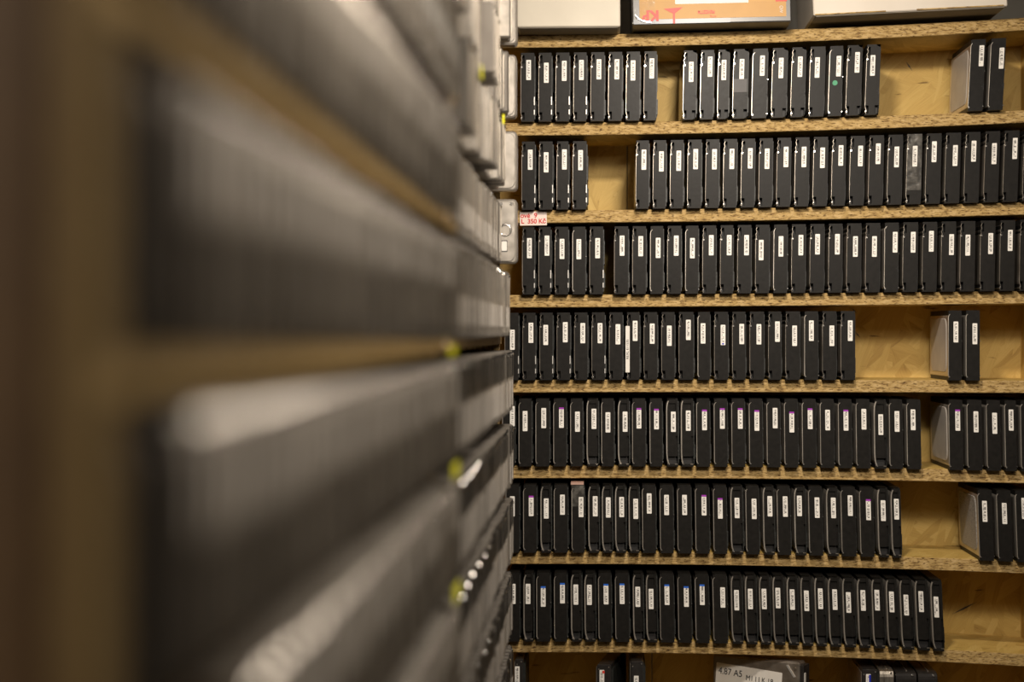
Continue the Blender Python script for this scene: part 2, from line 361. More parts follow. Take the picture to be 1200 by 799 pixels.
# dark splinter marks pressed in the sheets
def splinter(px0, py0, px1, py1, wpx=1.2):
    s = BACK/D; a = Vector(((px0-VX)/PX*s, BACK-D-.0006, EYE-(py0-VY)/PX*s)); c = Vector(((px1-VX)/PX*s, BACK-D-.0006, EYE-(py1-VY)/PX*s))
    d = (c-a).normalized(); n = Vector((-d.z, 0, d.x))*wpx/PX/2; m = (a+c)/2
    mb = MB(); q = Vector((0, .0006, 0))
    mb.loops([[a, m-n, c, m+n], [a+q, m-n+q, c+q, m+n+q]])
    mb.build('wood_splinter', 'patch', rack)
splinter(1116, 719.5, 1145, 705, 2.2); splinter(1061.5, 72, 1069, 83, 1.6); splinter(998, 361, 1004, 367, 1.4); splinter(1002, 388, 1008, 396, 1.4)
# uprights
for px in (PL-14, PR):
    MB().box(X(px), X(px)+.018, 0.0, BACK-D+.012, 0.0, Z(20)).build('upright', ['osb_side'], rack)
MB().box(X(PL), X(PR), 0.02, BACK-D, 0.06, 0.08).build('shelf_board', ['osb_front'], rack)

# --- one drive of the wall rack -------------------------------------------------
ORD = ['', 'first', 'second', 'third', 'fourth', 'fifth', 'sixth', 'seventh', 'eighth', 'ninth', 'tenth', 'eleventh', 'twelfth', 'thirteenth',
       'fourteenth', 'fifteenth', 'sixteenth', 'seventeenth', 'eighteenth', 'nineteenth', 'twentieth', 'twenty-first', 'twenty-second',
       'twenty-third', 'twenty-fourth', 'twenty-fifth', 'twenty-sixth', 'twenty-seventh', 'twenty-eighth', 'twenty-ninth', 'thirtieth', 'thirty-first', 'thirty-second']
DEPTH = 0.142
FRONT = D-0.015
def wall_drive(row, lid, right, lx, ly, typ='A', marks='', label='', group='', dz=0.0, hscale=1.0, front=None):
    """row: board it stands on; lid/right: photo columns of its left and right front edges; lx, ly: centre of its sticker"""
    fr = FRONT if front is None else front
    S = 1.0/PX
    yb = board_y(row, (lid+right)/2)-TH          # top of the board under it
    u = (lid+right)/2-600; v = yb-40-399
    h = 78.6*(1+1.4e-7*(u*u+1.5*v*v))*hscale*S
    cx = (lid+right)/2; zb = Z(yb)+0.0003+dz
    sl = board_slope(row, cx); lean = 2*K*u*v; vm = (yb-40)
    w_ = (right-lid)*S; x0 = -w_/2
    root = empty('hard_drive', (X(cx), fr, zb))
    root['label'] = label; root['category'] = 'hard drive'; root['group'] = group
    zc = h/2
    # bowing of the rack: a drive follows its board and leans with its neighbours
    def W(p): return (p[0]-lean*(p[2]-zc), p[1], p[2]-sl*p[0])
    nar = typ == 'N'
    lidw = 0.0022 if nar else (0.0010 if typ != 'C' else 0.0013)
    bx0 = x0+lidw*0.75; bx1 = x0+w_
    mb = MB()
    # body: a grid of cells in the front face, some of them sunk
    if typ in ('A', 'B'):
        zs = [0, .022, .135, .30, .845, .965, 1]; xs = [bx0, bx0+.0052, bx1-.0056, bx1]
        deep = {(0, 1): .012, (0, 4): .012}
        if typ == 'B': deep.update({(2, 1): .010, (2, 5): .006})
    elif nar:
        zs = [0, .035, .15, .45, .82, .93, 1]; xs = [bx0, bx0+.0025, bx1-.003, bx1]
        deep = {(1, 1): .006, (0, 1): .006, (1, 4): .004, (2, 1): .012, (2, 2): .004, (0, 5): .003, (1, 5): .0015}
    else:
        zs = [0, .06, .5, .9, 1]; xs = [bx0, bx0+.003, bx1-.003, bx1]; deep = {(0, 3): .0008}
    nz, nx = len(zs)-1, len(xs)-1
    g = lambda a, c: deep.get((a, c), 0.0)
    for a in range(nx):
        for c in range(nz):
            y = g(a, c); X0, X1, Z0, Z1 = xs[a], xs[a+1], zs[c]*h, zs[c+1]*h
            mb.cur = 1 if y > .005 else 0
            if typ == 'B' and a == nx-1 and c == nz-1:   # cut corner
                mb.add([(X0, y, Z0), (X1, y, Z0), (X0, y, Z1)], [(0, 1, 2)])
            elif typ == 'B' and a == nx-1 and c == 0:
                mb.add([(X0, y, Z0), (X1, y, Z1), (X0, y, Z1), (X0+.001, y, Z0)], [(0, 3, 1, 2)])
            else:
                mb.add([(X0, y, Z0), (X1, y, Z0), (X1, y, Z1), (X0, y, Z1)], [(0, 1, 2, 3)])
            mb.cur = 1
            if a+1 < nx and abs(g(a+1, c)-y) > 1e-6:
                y2 = g(a+1, c); mb.add([(X1, y, Z0), (X1, y2, Z0), (X1, y2, Z1), (X1, y, Z1)], [(0, 1, 2, 3)])
            if c+1 < nz and abs(g(a, c+1)-y) > 1e-6:
                y2 = g(a, c+1); mb.add([(X0, y, Z1), (X1, y, Z1), (X1, y2, Z1), (X0, y2, Z1)], [(0, 1, 2, 3)])
    mb.cur = 0
    for (p, q) in (((bx0, 0), (bx1, 0)), ((bx1, 0), (bx1, h)), ((bx1, h), (bx0, h)), ((bx0, h), (bx0, 0))):
        e = .0006
        ya = .0
        mb.add([(p[0], ya, p[1]), (q[0], ya, q[1]), (q[0], DEPTH, q[1]), (p[0], DEPTH, p[1])], [(0, 3, 2, 1)])
    mb.add([(bx0, DEPTH, 0), (bx1, DEPTH, 0), (bx1, DEPTH, h), (bx0, DEPTH, h)], [(0, 3, 2, 1)])
    mb.build('body', ['black', 'recess'], root, warp=W)
    # lid: a folded sheet seen on edge, its ends curled round the casting
    r1 = random.uniform(.8, 1.2)
    if typ == 'C': pts = [(.0022, .045), (.0004, .06), (.0, .09), (.0, .90), (.0008, .925), (.0026, .945)]
    elif nar: pts = [(.0030, .03), (.0016, .06), (.0004, .11), (-.0002, .2), (-.0002, .8), (.0002, .89), (.0010, .93), (.0024, .965)]
    else: pts = [(.0018, .018), (.0002, .040), (.0016, .065), (.0006, .10), (0, .13), (0, .79), (.0010, .825), (.0, .855), (.0016, .89), (.0006, .93), (.0020, .965)]
    mb = MB(); t = lidw; yf = -.0012 if not nar else -.0006
    secs = []
    for (dx, zz) in pts:
        dx *= r1
        a = x0+dx; z = zz*h; b = min(.0007, t*.35)
        secs.append([(a, DEPTH, z), (a+t, DEPTH, z), (a+t, yf+b, z), (a+t-b, yf, z), (a+b, yf, z), (a, yf+b, z)])
    mb.loops(secs)
    mb.build('lid', 'lid_bright' if typ in 'CN' else 'lid' if random.random() < .75 else 'lid_dull', root, warp=W, smooth=False)
    # circuit board side, set back from the face
    pw = .0038 if nar else .0030
    mb = MB().box(bx1-.0002, bx1+pw*.45, .006, DEPTH-.01, h*.04, h*.96).box(bx1, bx1+pw, .014, .05, h*.1, h*.32)
    mb.box(bx1, bx1+pw*.8, .02, .06, h*.45, h*.8)
    mb.build('circuit_board', 'pcb', root, warp=W)
    # bright screw heads
    if typ in 'AB':
        mb = MB(); cyl(mb, x0+.0018, h*.79, .0013 if random.random() < .8 else .0009, -.0016, .002, 8); mb.build('screw', 'screw', root, warp=W)
        mb = MB(); cyl(mb, x0+.0016, h*.055, .0010, -.0014, .002, 8); mb.build('screw', 'screw', root, warp=W)
    else:
        mb = MB(); cyl(mb, x0+lidw+.0006, h*(.05 if typ == 'C' else .045), .0011, -.0014, .002, 8); mb.build('screw', 'screw', root, warp=W)
        if typ == 'C':
            mb = MB(); cyl(mb, bx1+.0012, h*.56, .0007, .003, .008, 8); mb.build('screw', 'screw', root, warp=W)
            mb = MB(); cyl(mb, bx1+.0012, h*.065, .0008, .003, .008, 8); mb.build('screw', 'screw', root, warp=W)
        else:
            MB().box(bx1-.0045, bx1-.0004, -.0005, .002, h*.030, h*.042).build('clip', 'lid', root, warp=W)
    if 'e' in marks:
        MB().box(bx1-.0004, bx1+.0008, -.0004, .004, h*.10, h*.17).build('edge_clip', 'edge', root, warp=W)
        MB().box(bx1-.0004, bx1+.0008, -.0004, .004, h*.24, h*.36).build('edge_clip', 'edge', root, warp=W)
    # sticker
    if lx is not None:
        # undo the lean so that the sticker lands where it sits on the drive
        zl = Z(ly)-zb; xl = (lx-cx)*S+lean*(zl-zc)
        hw, hh = 2.75*S, 11.7*S*(1+1.4e-7*u*u)
        mb = MB(); plate(mb, xl-hw, xl+hw, zl-hh, zl+hh, .0007, -.0003, .0, 2)
        mb.build('barcode_label', 'label', root, warp=W)
        for ch, mt, nm in (('p', 'purple', 'purple_strip'), ('b', 'blue', 'blue_strip')):
            if ch in marks:
                MB().box(xl-hw, xl+hw, -.00045, -.0002, zl+hh-.0022, zl+hh+.0004).build(nm, mt, root, warp=W)
        if 'd' in marks:
            mb = MB(); plate(mb, xl-.0016, xl+.0016, zl-hh+.0008, zl-hh+.0030, .0008, -.0006, -.0002, 2); mb.build('ink_blot', 'darkblue', root, warp=W)
        if 'r' in marks:
            MB().box(xl+hw*.2, xl+hw+.001, -.00045, -.0002, zl+hh-.006, zl+hh-.0022).build('red_mark', 'red', root, warp=W)
    # small per-drive differences
    if typ in 'BC' and 'k' in marks:   # black barbed cut at the right edge
        MB().box(bx1-.0035, bx1+.0003, -.0006, .0, h*.335, h*.343).box(bx1-.0012, bx1+.0003, -.0006, 0, h*.29, h*.37).build('notch_mark', 'recess', root, warp=W)
    if 'g' in marks:
        mb = MB(); cyl(mb, -w_/2+7.6*S, Z(98.8)-zb, .0038, -.0004, .0, 16); mb.build('green_dot', 'green', root, warp=W)
    if 't' in marks:
        MB().box(x0, bx1, -.0010, -.0006, h*(.68 if 'o' in marks else .2), h*1.0).box(x0, bx1, -.0010, .02, h*1.0, h*1.003).build('clear_tape', 'film', root, warp=W)
    if 'o' in marks:
        MB().box(x0-.0006, bx1-.0005, -.002, .03, h*1.0, h*1.03).build('pink_card', 'pink', root, warp=W)
    if 'q' in marks:
        MB().box(bx0, bx1-.001, -.0005, -.0001, h*.38, h*.57).build('dark_patch', 'patch', root, warp=W)
    # the broad side of the lid that faces along the shelf, where the row leaves it bare
    if 's' in marks:
        def side(y): return [(x0-.0008, p[0], p[2]) for p in rrect(.012, DEPTH-.012, h*.13, h*.88, .012, 0, 4)] if y else None
        a = [(x0-.0010, p[0], p[2]) for p in rrect(.010, DEPTH-.014, h*.12, h*.88, .014, 0, 4)]
        b2 = [(x0+.0001, p[0], p[2]) for p in rrect(.008, DEPTH-.012, h*.11, h*.89, .015, 0, 4)]
        MB().loops([b2, a]).build('cover_plate', 'grey_print' if 'l' in marks else 'side_light', root, warp=W)
    return root

rows = {}
def R(row, items, end, group, pitch_gap=4.7):
    """items: (lid x, label x, label y, type, marks); end: right face edge of the last one"""
    out = []
    for k, it in enumerate(items):
        lid, lx, ly, typ, marks = it
        if k+1 < len(items):
            nxt = items[k+1][0]; gap = 3.4 if typ == 'N' else pitch_gap
            right = nxt-gap
        else: right = end
        right = min(right, lid+17.8)
        out.append((row, lid, right, lx, ly, typ, marks, group))
    rows.setdefault(row, []).extend(out)

A, B, C, N = 'A', 'B', 'C', 'N'
G = 'hard drives standing on the wall rack'
R(1, [(610.6,620,83.8,A,'e'),(631.3,640.6,87,A,'e'),(651.3,661.5,84.8,A,'e'),(672,681.5,83.8,A,'e'),(692,701.9,83,A,''),(712.6,722.8,83,A,''),(733.3,741.6,84.3,A,''),(754,763.5,82,A,'')], 768.8, G)
R(1, [(799.8,809.4,86,B,'k'),(819.8,831.4,80,A,''),(840,847.5,83.8,B,''),(857.8,868.4,82.8,B,'kq'),(880,892.3,78.8,C,'k'),(903,914.1,81.5,B,'k'),(925.6,936.3,80,B,'k'),(946.9,956.3,80.9,A,''),
      (969.4,981.3,79.4,C,'gk'),(990,1002.9,75,B,'k'),(1012.5,1020.9,78.5,B,'k')], 1028.8, G)
R(1, [(1133,1147.6,67.4,C,'ks'),(1156.5,1171,70.2,C,'k')], 1175.3, G)
R(2, [(611.6,621.9,188.3,A,'e'),(631.8,640.4,191.3,A,'e'),(652.5,661.7,188,A,'e'),(671,680.5,188.8,A,'e')], 687.3, G)
R(2, [(744.7,754.3,188.3,A,''),(764.6,774.7,190.3,A,''),(784.6,794.9,189.5,A,''),(804.8,814.6,187.6,A,''),(825.9,836.5,187.8,A,''),(846.5,856.8,187.4,A,''),(867.2,878.2,186.7,A,''),(888,897.8,187.2,A,''),
      (908.7,919.9,185.1,A,''),(929.8,940.8,185.1,A,''),(951.1,962.4,186.1,A,''),(972.8,983.8,183.4,A,''),(993.8,1006.6,184,A,''),(1015.8,1027.2,181.4,A,''),(1037.8,1048.8,185.1,A,''),(1059.9,1070.1,184.2,A,'t'),
      (1082.3,1092.5,179,A,''),(1104.8,1117,183.5,A,''),(1127.5,1138.6,178.4,A,''),(1150.5,1162.4,181.3,A,''),(1172.9,1186.6,175.3,A,''),(1195.9,1210,180,A,'')], 1213, G)
R(3, [(612.3,620.9,291.3,A,'e'),(631.3,641.4,288.4,A,'e'),(650.3,658.9,292.2,A,'e'),(670.7,678.5,292.5,C,''),(690.7,700.4,291.3,A,'e')], 706.8, G)
R(3, [(719.5,728.9,288.4,A,''),(740.6,750.6,289,A,''),(761.3,770.9,291,C,''),(781.3,792,288.4,A,''),(802.3,810.8,291.3,C,''),(822.3,832.8,287.9,A,''),(842.9,853.7,287.8,A,''),(862.9,873.9,287.8,A,''),
      (883.9,890.9,293.5,A,''),(905,914,289.2,C,''),(926,937.2,287.8,A,''),(947.3,956.6,286.7,A,''),(969,979.7,286.7,A,''),(990.1,1000.7,289.4,A,''),(1012,1022.9,289.4,A,''),(1034,1047,284.4,C,'k'),
      (1055.5,1068,284.4,A,''),(1078.2,1089.2,283.3,A,''),(1100.2,1112.7,287.2,A,''),(1122.2,1131.7,287.8,A,''),(1145.6,1158.3,286,A,''),(1168.6,1181.1,282.3,A,''),(1191.7,1207,287,A,'')], 1209, G)
R(4, [(592,601,398,A,'e'),(612.7,622.7,389.9,A,'e'),(632.6,639.9,392.4,A,'e'),(652.6,662.7,389.2,A,'e'),(672.9,683.1,390.3,A,''),(693.2,703.2,390.3,A,'e'),(713.5,724.1,391.6,A,''),(734.2,744.1,387.6,A,'L'),
      (753.9,764,390.9,A,''),(774.5,783.9,393.3,A,''),(794.7,806.1,386.5,A,''),(816.7,823.2,390.6,C,''),(836,846.5,392.4,A,'d'),(857,868.3,391.3,A,''),(877.3,888.3,391.6,A,''),(899,909.9,388.5,A,''),
      (919,929.9,393.3,A,''),(940.9,949.4,387.4,C,''),(961.9,973.3,393.3,A,''),(983.3,994.7,387.4,A,'')], 1000.2, G)
R(4, [(1108.5,1117.8,388.9,C,'s'),(1129.1,1139.9,391,C,'')], 1145.6, G)
R(5, [(589,601,487,C,''),(608.2,615.9,492.7,C,''),(627.9,637.6,489.2,C,''),(648.6,658.2,488.9,C,'p'),(668.4,676.9,493.4,C,''),(687.4,696.1,490.1,N,''),(704.5,712.4,494.2,C,''),(724,732.4,493.4,N,''),
      (740.4,748.5,489.6,C,'p'),(760.8,768.9,490.5,C,'p'),(780.2,788.6,493.5,N,''),(797.3,806,492.2,N,''),(815.3,824.9,491.5,C,'p'),(835.7,845.7,489.8,C,'p'),(856.2,866.6,489.8,C,'p'),(876.6,885.9,492.1,C,'p'),
      (897.2,907.2,489.2,C,''),(917.7,926.6,494,C,'p'),(938.4,948,490.1,C,'p'),(959.4,968.4,491.5,C,''),(980.5,989.7,491.8,C,'p'),(1001.2,1010.6,490.5,C,''),(1022.3,1030.3,496.8,N,''),(1040,1049.2,493.1,C,''),
      (1060.3,1067.9,491.2,C,'')], 1076.8, G)
R(5, [(1109.2,1119.9,491.7,C,'ps'),(1130.5,1141.2,493.5,C,''),(1153.2,1163,495.2,C,''),(1174.5,1182.1,491.5,C,''),(1193,1205,493,C,'')], 1210, G)
R(6, [(593,601,592,C,''),(613.5,623,591.7,C,'p'),(633.7,640.5,594.5,N,''),(649.3,659.4,590.1,C,''),(669.9,681.1,592.8,C,'ot'),(689.4,697.6,591.9,N,''),(705.3,712.8,593.3,N,''),(720.7,728.4,592.8,N,''),
      (736.5,744.8,594.9,N,''),(752.1,760.5,588.7,C,''),(772.7,780.7,590.4,C,''),(793.1,801.7,590.4,C,''),(814,824.3,590.8,C,'p'),(835,843.2,594.5,C,'p'),(855.3,862.8,593.9,N,''),(872.9,882.7,594.9,C,''),
      (893.1,901.1,591.9,N,''),(909.4,919,592.2,C,''),(929.6,935.5,591.5,N,''),(946.1,956.1,593.5,C,''),(967,975.1,593.8,N,''),(983.9,994.7,591.1,C,''),(1005.7,1015.9,596,C,'p'),(1026.6,1033.1,597,N,''),
      (1042.4,1048.6,595.3,N,'')], 1053.5, G)
R(6, [(1143.6,1151.4,597.8,C,'sl'),(1165.6,1174.4,600.3,C,''),(1187.6,1197.2,594.4,C,'')], 1205, G)
R(7, [(596,602,694,C,''),(613.8,619.3,694,N,''),(628.9,637,697.2,C,'b'),(649.5,659.4,693.3,C,'b'),(669.2,675,694.8,N,''),(685,690.8,695.1,N,''),(701.1,710.2,694.4,C,'b'),(720.7,728.9,694,C,'b'),(741.5,747.2,697.4,N,''),
      (756.9,762.7,699.9,N,''),(772.7,781.2,695.1,C,'b'),(793.8,803.7,697.2,C,'b'),(814,822.2,695.1,C,'b'),(834.6,846.2,698.1,C,''),(856,862.3,701.3,N,''),(872.5,878.3,699.9,N,''),(889,894.4,699.9,N,''),
      (904.8,910.5,698.8,N,''),(921.3,927.2,700.6,N,''),(937.4,943.8,702,N,''),(953.7,960,699.6,N,''),(969.5,976.8,700.6,N,''),(986.3,992.7,704,N,''),(1003.5,1009.7,701.6,N,''),(1020.4,1026,701.3,N,''),
      (1037.2,1043,703.3,N,''),(1053.3,1059.9,707,N,''),(1071,1077.3,703,N,''),(1089.3,1095,709.3,N,'')], 1102.5, G)
SHELF = {1: 'top', 2: 'second', 3: 'third', 4: 'fourth', 5: 'fifth', 6: 'sixth', 7: 'seventh'}
EXTRA = {'p': 'purple-topped', 'b': 'blue-topped'}
for row, lst in rows.items():
    n = len(lst)
    for k, (rw, lid, right, lx, ly, typ, marks, g) in enumerate(lst):
        kind = 'thin black hard drive' if typ == N else 'black hard drive'
        st = 'white barcode sticker'
        for c, s in EXTRA.items():
            if c in marks: st = s+' barcode sticker'
        if 'g' in marks: st = 'green dot under its sticker'
        if 'd' in marks: st = 'blue blot on its sticker'
        if 'L' in marks: st = 'long white side label'
        if 'o' in marks: st = 'pink card on top'
        if 't' in marks and 'o' not in marks: st = 'crumpled clear tape'
        if k < n/2+1 or n-k > 12: pos = '%s from left' % ORD[k+1]
        else: pos = '%s from right' % ORD[n-k] if n-k > 1 else 'last at right'
        if k == 0: pos = 'first at left'
        lab = '%s with %s, %s on %s wall shelf' % (kind, st, pos, SHELF[row])
        if row in (2, 3) and lid > 1190: pass
        # the rightmost drives of shelf 5/6/7 stand with the others
        o = wall_drive(rw, lid, right, lx, ly, typ, marks.replace('L', ''), lab, 'hard drives on the %s wall shelf' % SHELF[row])
        if 'L' in marks:
            S = 1/PX; zc0 = Z(409)-o.location.z; xx = (735.3-(lid+right)/2)*S
            mb = MB(); plate(mb, xx-2.4*S, xx+2.4*S, zc0-27*S, zc0+27*S, .0006, -.0022, -.0016, 2); lb = mb.build('long_label', 'paper', o)
            text('lettering', 'REXL E11535', 'ink', lb, (xx, -.0025, zc0), .0050, (PI/2, -PI/2, 0), 1.05)

# price tag stuck on a board edge
tg = empty('price_tag', (X(625.3), D-.0014, Z(255.7)))
tag(tg, 'white price tag handwritten in red on the edge of the third wall board', 'price tag')
mb = MB(); plate(mb, -16/PX, 15.5/PX, -8.4/PX, 7.8/PX, .0004, 0, .0008, 2); tp = mb.build('paper', 'pinkish', tg)
text('lettering', 'ové  9', 'pen', tg, (-5.5/PX, -.0004, 3.0/PX), .0100, bold=.00022)
text('lettering', 'L  350 Kč', 'pen', tg, (0, -.0004, -3.8/PX), .0092, bold=.00025)
tg.rotation_euler = (0, -0.015, 0)
# tiny white scrap under that board
# ------------------------------------------------------------------ the lowest visible shelf
def block_drive(px0, px1, ytop, lx, ly, label, mark='', yaw=0.0, body='black_shiny', depth=.145):
    S = 1/PX; w_ = (px1-px0)*S; zb = Z(board_y(8, px0)-TH)+.0004; h = Z(ytop)-zb
    root = empty('hard_drive', (X(px0), FRONT+.006, zb)); root.rotation_euler = (0, 0, yaw)
    tag(root, label, 'hard drive', 'hard drives on the lowest wall shelf')
    mb = MB(); bevbox(mb, 0, w_, 0, depth, 0, h, .0012); mb.build('body', body, root)
    mb = MB(); bevbox(mb, -.0015, -.0001, .001, depth-.004, h*.04, h*.965, .0004); mb.build('lid', 'lid', root)
    MB().box(w_, w_+.003, .006, depth-.01, h*.05, h*.93).build('circuit_board', 'pcb', root)
    mb = MB(); cyl(mb, .003, h*.93, .0011, -.0008, .001, 8); mb.build('screw', 'screw', root)
    mb = MB(); cyl(mb, w_-.003, h*.965, .0011, -.0008, .001, 8); mb.build('screw', 'screw', root)
    if lx is not None:
        xl = (lx-px0)*S; zl = Z(ly)-zb
        mb = MB(); plate(mb, xl-2.75*S, xl+2.75*S, zl-11.7*S, zl+11.7*S, .0007, -.0004, 0, 2); mb.build('barcode_label', 'label', root)
        if 'r' in mark: MB().box(xl+.0005, xl+.0042, -.0006, -.0004, zl+11.7*S-.005, zl+11.7*S-.001).build('red_mark', 'red', root)
        if 'b' in mark: MB().box(xl+.0008, xl+.0036, -.0006, -.0004, zl-.004, zl+11.7*S-.001).build('blue_mark', 'darkblue', root)
    return root
block_drive(604, 613.5, 771, 606.5, 791, 'black hard drive half hidden at the left end of the lowest wall shelf')
block_drive(699.5, 716, 777, 705.5, 795, 'black hard drive turned askew with red-marked sticker on the lowest wall shelf', 'r', -.16)
block_drive(739, 754, 773.5, 745.5, 802, 'black hard drive beside the askew one on the lowest wall shelf', '', -.0)
# large drive turned to show its hand-written label
def turned_drive():
    S = 1/PX; zb = Z(board_y(8, 880)-TH)+.0004
    root = empty('external_drive', (X(838), D+.060, zb)); root.rotation_euler = (0, 0, -0.50)
    tag(root, 'large drive turned sideways showing a handwritten white label on the lowest shelf', 'hard drive')
    L, T, h = .142, .026, Z(775)-zb
    mb = MB(); bevbox(mb, 0, L, 0, T, 0, h, .003); mb.build('body', 'lid_dull', root)
    mb = MB(); bevbox(mb, L, L+.006, .001, T-.001, .002, h-.004, .001); mb.build('end_cap', 'black_shiny', root)
    mb = MB(); plate(mb, .006, L-.028, .020, h-.010, .0015, -.0006, 0, 2); lb = mb.build('paper_label', 'paper', root)
    lb['label'] = 'white paper label with handwriting'; lb.rotation_euler = (0, .06, 0); lb.location = (-.005, 0, -.001)
    text('lettering', '4.87 A5', 'ink', lb, (.030, -.0009, h-.022), .014, sx=.9)
    text('lettering', 'M1 I J K 18', 'ink', lb, (.078, -.0009, h-.026), .011, sx=.9)
    mb = MB(); mb.loops([[(L-.021, -.0012, h-.006), (L-.018, -.0012, h-.005), (L-.006, -.0012, h-.022), (L-.009, -.0012, h-.023)],
                         [(L-.021, 0, h-.006), (L-.018, 0, h-.005), (L-.006, 0, h-.022), (L-.009, 0, h-.023)]]); mb.build('corner_bracket', 'edge', root)
    mb = MB(); cyl(mb, L-.007, h-.010, .0022, -.001, 0, 10); mb.build('screw', 'lid', root)
    mb = MB(); plate(mb, L+.0058, L+.0064, h-.05, h-.016, .0002, .004, .010, 1); mb.build('barcode_label', 'paper', root)
turned_drive()
block_drive(1009, 1027, 783, 1016.5, 800, 'black hard drive with steel lid, first of the four under the seventh shelf', 'b', 0)
for k, (a, b, yt, body, lab) in enumerate(((1029.5, 1046, 783.5, 'lid', 'bright steel drive second of the four under the seventh shelf'),
                                            (1048.5, 1072.5, 786, 'black_shiny', 'rounded black drive third of the four under the seventh shelf'),
                                            (1074.5, 1097, 786.5, 'black_shiny', 'rounded black drive at the right of the four under the seventh shelf'))):
    S = 1/PX; zb = Z(board_y(8, a)-TH)+.0004; h = Z(yt)-zb; w_ = (b-a)*S
    root = empty('hard_drive', (X(a), FRONT+.004, zb)); tag(root, lab, 'hard drive', 'hard drives on the lowest wall shelf')
    mb = MB(); rings = []
    for (y, zz) in ((0, h-.010), (.0008, h-.006), (.003, h-.0022), (.008, h-.0006), (.014, h), (.142, h)):
        rings.append([(0.0006, y, zz), (w_-.0006, y, zz), (w_, y, zz-.001), (w_, y, 0), (0, y, 0), (0, y, zz-.001)])
    mb.loops(rings); mb.build('body', body, root)
    MB().box(w_*.55, w_*.60, .012, .12, h-.0004, h+.0008).build('top_rib', 'lid_dull', root)
    mb = MB(); cyl(mb, w_*.8, h-.004, .0016, -.001, .006, 8); mb.build('screw', 'screw', root)

# ------------------------------------------------------------------ cartons on the top board
def carton(name, px0, px1, y0, y1, over, height, mat, under, label, depth=.2):
    """front lower corners at photo rows y0 (left) and y1 (right); overhangs the board by over"""
    Yf = D-over; s = Yf/D/PX
    xa, xb = (px0-VX)*s, (px1-VX)*s
    za, zb = EYE-(y0-VY)*s, EYE-(y1-VY)*s
    root = empty(name, (xa, Yf, za)); root.rotation_euler = (0, -math.atan2(zb-za, xb-xa), 0)
    tag(root, label, 'box')
    return root, math.hypot(xb-xa, zb-za)
r, wd = carton('cardboard_box', 605, 727, 31.8, 31.0, .062, .2, 'card', 'card_under', 'plain cream cardboard box at the left on the top board')
h = .16
m = MB(); bevbox(m, 0, wd, 0, .2, 0, h, .0015); m.build('carton_body', 'card', r)
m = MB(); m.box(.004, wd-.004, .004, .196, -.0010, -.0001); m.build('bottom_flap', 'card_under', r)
r, wd = carton('printed_box', 741.5, 927.5, 29.2, 25.0, .060, .2, 'carton', 'carton', 'orange and white printed parcel box wrapped with shiny tape on the top board')
m = MB(); bevbox(m, 0, wd, 0, .2, 0, h, .0015); m.build('carton_body', 'carton', r)
def P(a, b, c, d, name, mat, y=-.0006): 
    m = MB(); plate(m, a/PX, b/PX, c/PX, d/PX, .0005, y, -.0001, 1); return m.build(name, mat, r)
P(8, 176, 5.8, 80, 'orange_print', 'orange'); P(1, 112, .6, 5.7, 'slate_strip', 'strip'); P(49, 133, 22.5, 70, 'white_label', 'paper', -.0012)
P(164, 177, 23, 28, 'red_print', 'red', -.0012)
# goblet mark
m = MB(); s = 1/PX
m.loops([[(36*s, y, 17.5*s), (57.5*s, y, 18.8*s), (50*s, y, 13*s), (48.6*s, y, 12*s), (48.6*s, y, .4*s), (46.2*s, y, .4*s), (46.2*s, y, 12*s), (44*s, y, 13*s)] for y in (-.0014, -.0006)])
m.build('goblet_mark', 'red', r)
text('lettering', 'KR', 'red', r, (20*s, -.0014, 10.5*s), .021, (PI/2, PI, 0), 1.0, bold=.0008)
text('lettering', 'PREVEZETTM', 'red', r, (84.5*s, -.0014, 13*s), .0068, (PI/2, PI, 0), .62, bold=.0002)
text('lettering', 'MTTEL', 'red', r, (92*s, -.0014, 8*s), .0045, (PI/2, PI, 0), .7)
text('lettering', 'OW', 'paper', r, (170*s, -.0016, 14*s), .0070, (PI/2, PI/2, 0), .8)
m = MB()                                                # crumpled tape over the left corner
nx, nz = 12, 10; vs = []
for a in range(nx+1):
    for c in range(nz+1):
        f = a/nx
        vs.append(((-1+27*f)*s, -.0022-random.random()*.0022*(1-f*.5), (0.6+c/nz*46)*s*(1.0)))
m.add(vs, [(a*(nz+1)+c, (a+1)*(nz+1)+c, (a+1)*(nz+1)+c+1, a*(nz+1)+c+1) for a in range(nx) for c in range(nz)])
m.v += [(-.0012, 0, 0), (-.0012, .12, 0), (-.0012, .12, .06), (-.0012, 0, .06)]; m.f.append(tuple(range(len(m.v)-4, len(m.v)))); m.mi.append(0)
m.build('packing_tape', 'film', r)['label'] = 'crumpled shiny clear tape'
m = MB(); m.loops([[(x*s, -.0048+q, z*s), (x*s, -.0048+q, (z+1.2)*s), (x*s, -.0034+q, (z+.6)*s)] for x, z, q in ((3, 10, 0), (6, 6.5, 0), (10, 3.8, 0), (15, 2.2, 0), (21, 1.6, 0))]); m.build('tape_edge', 'screw', r)
r, wd = carton('cardboard_box', 953.5, 1181, 18.3, 7.0, .062, .2, 'card2', 'card_under', 'long pale cardboard box with a worn lower edge at the right on the top board')
m = MB(); bevbox(m, 0, wd, 0, .2, 0, h, .0015); m.build('carton_body', 'card2', r)
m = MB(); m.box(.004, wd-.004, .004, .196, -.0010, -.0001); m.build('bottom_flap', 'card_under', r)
m = MB(); m.box(.002, .105, -.0008, .0, .0005, .0022); m.box(.150, wd-.006, -.0008, 0, .0005, .0022); m.build('torn_edge', 'osb_front', r)

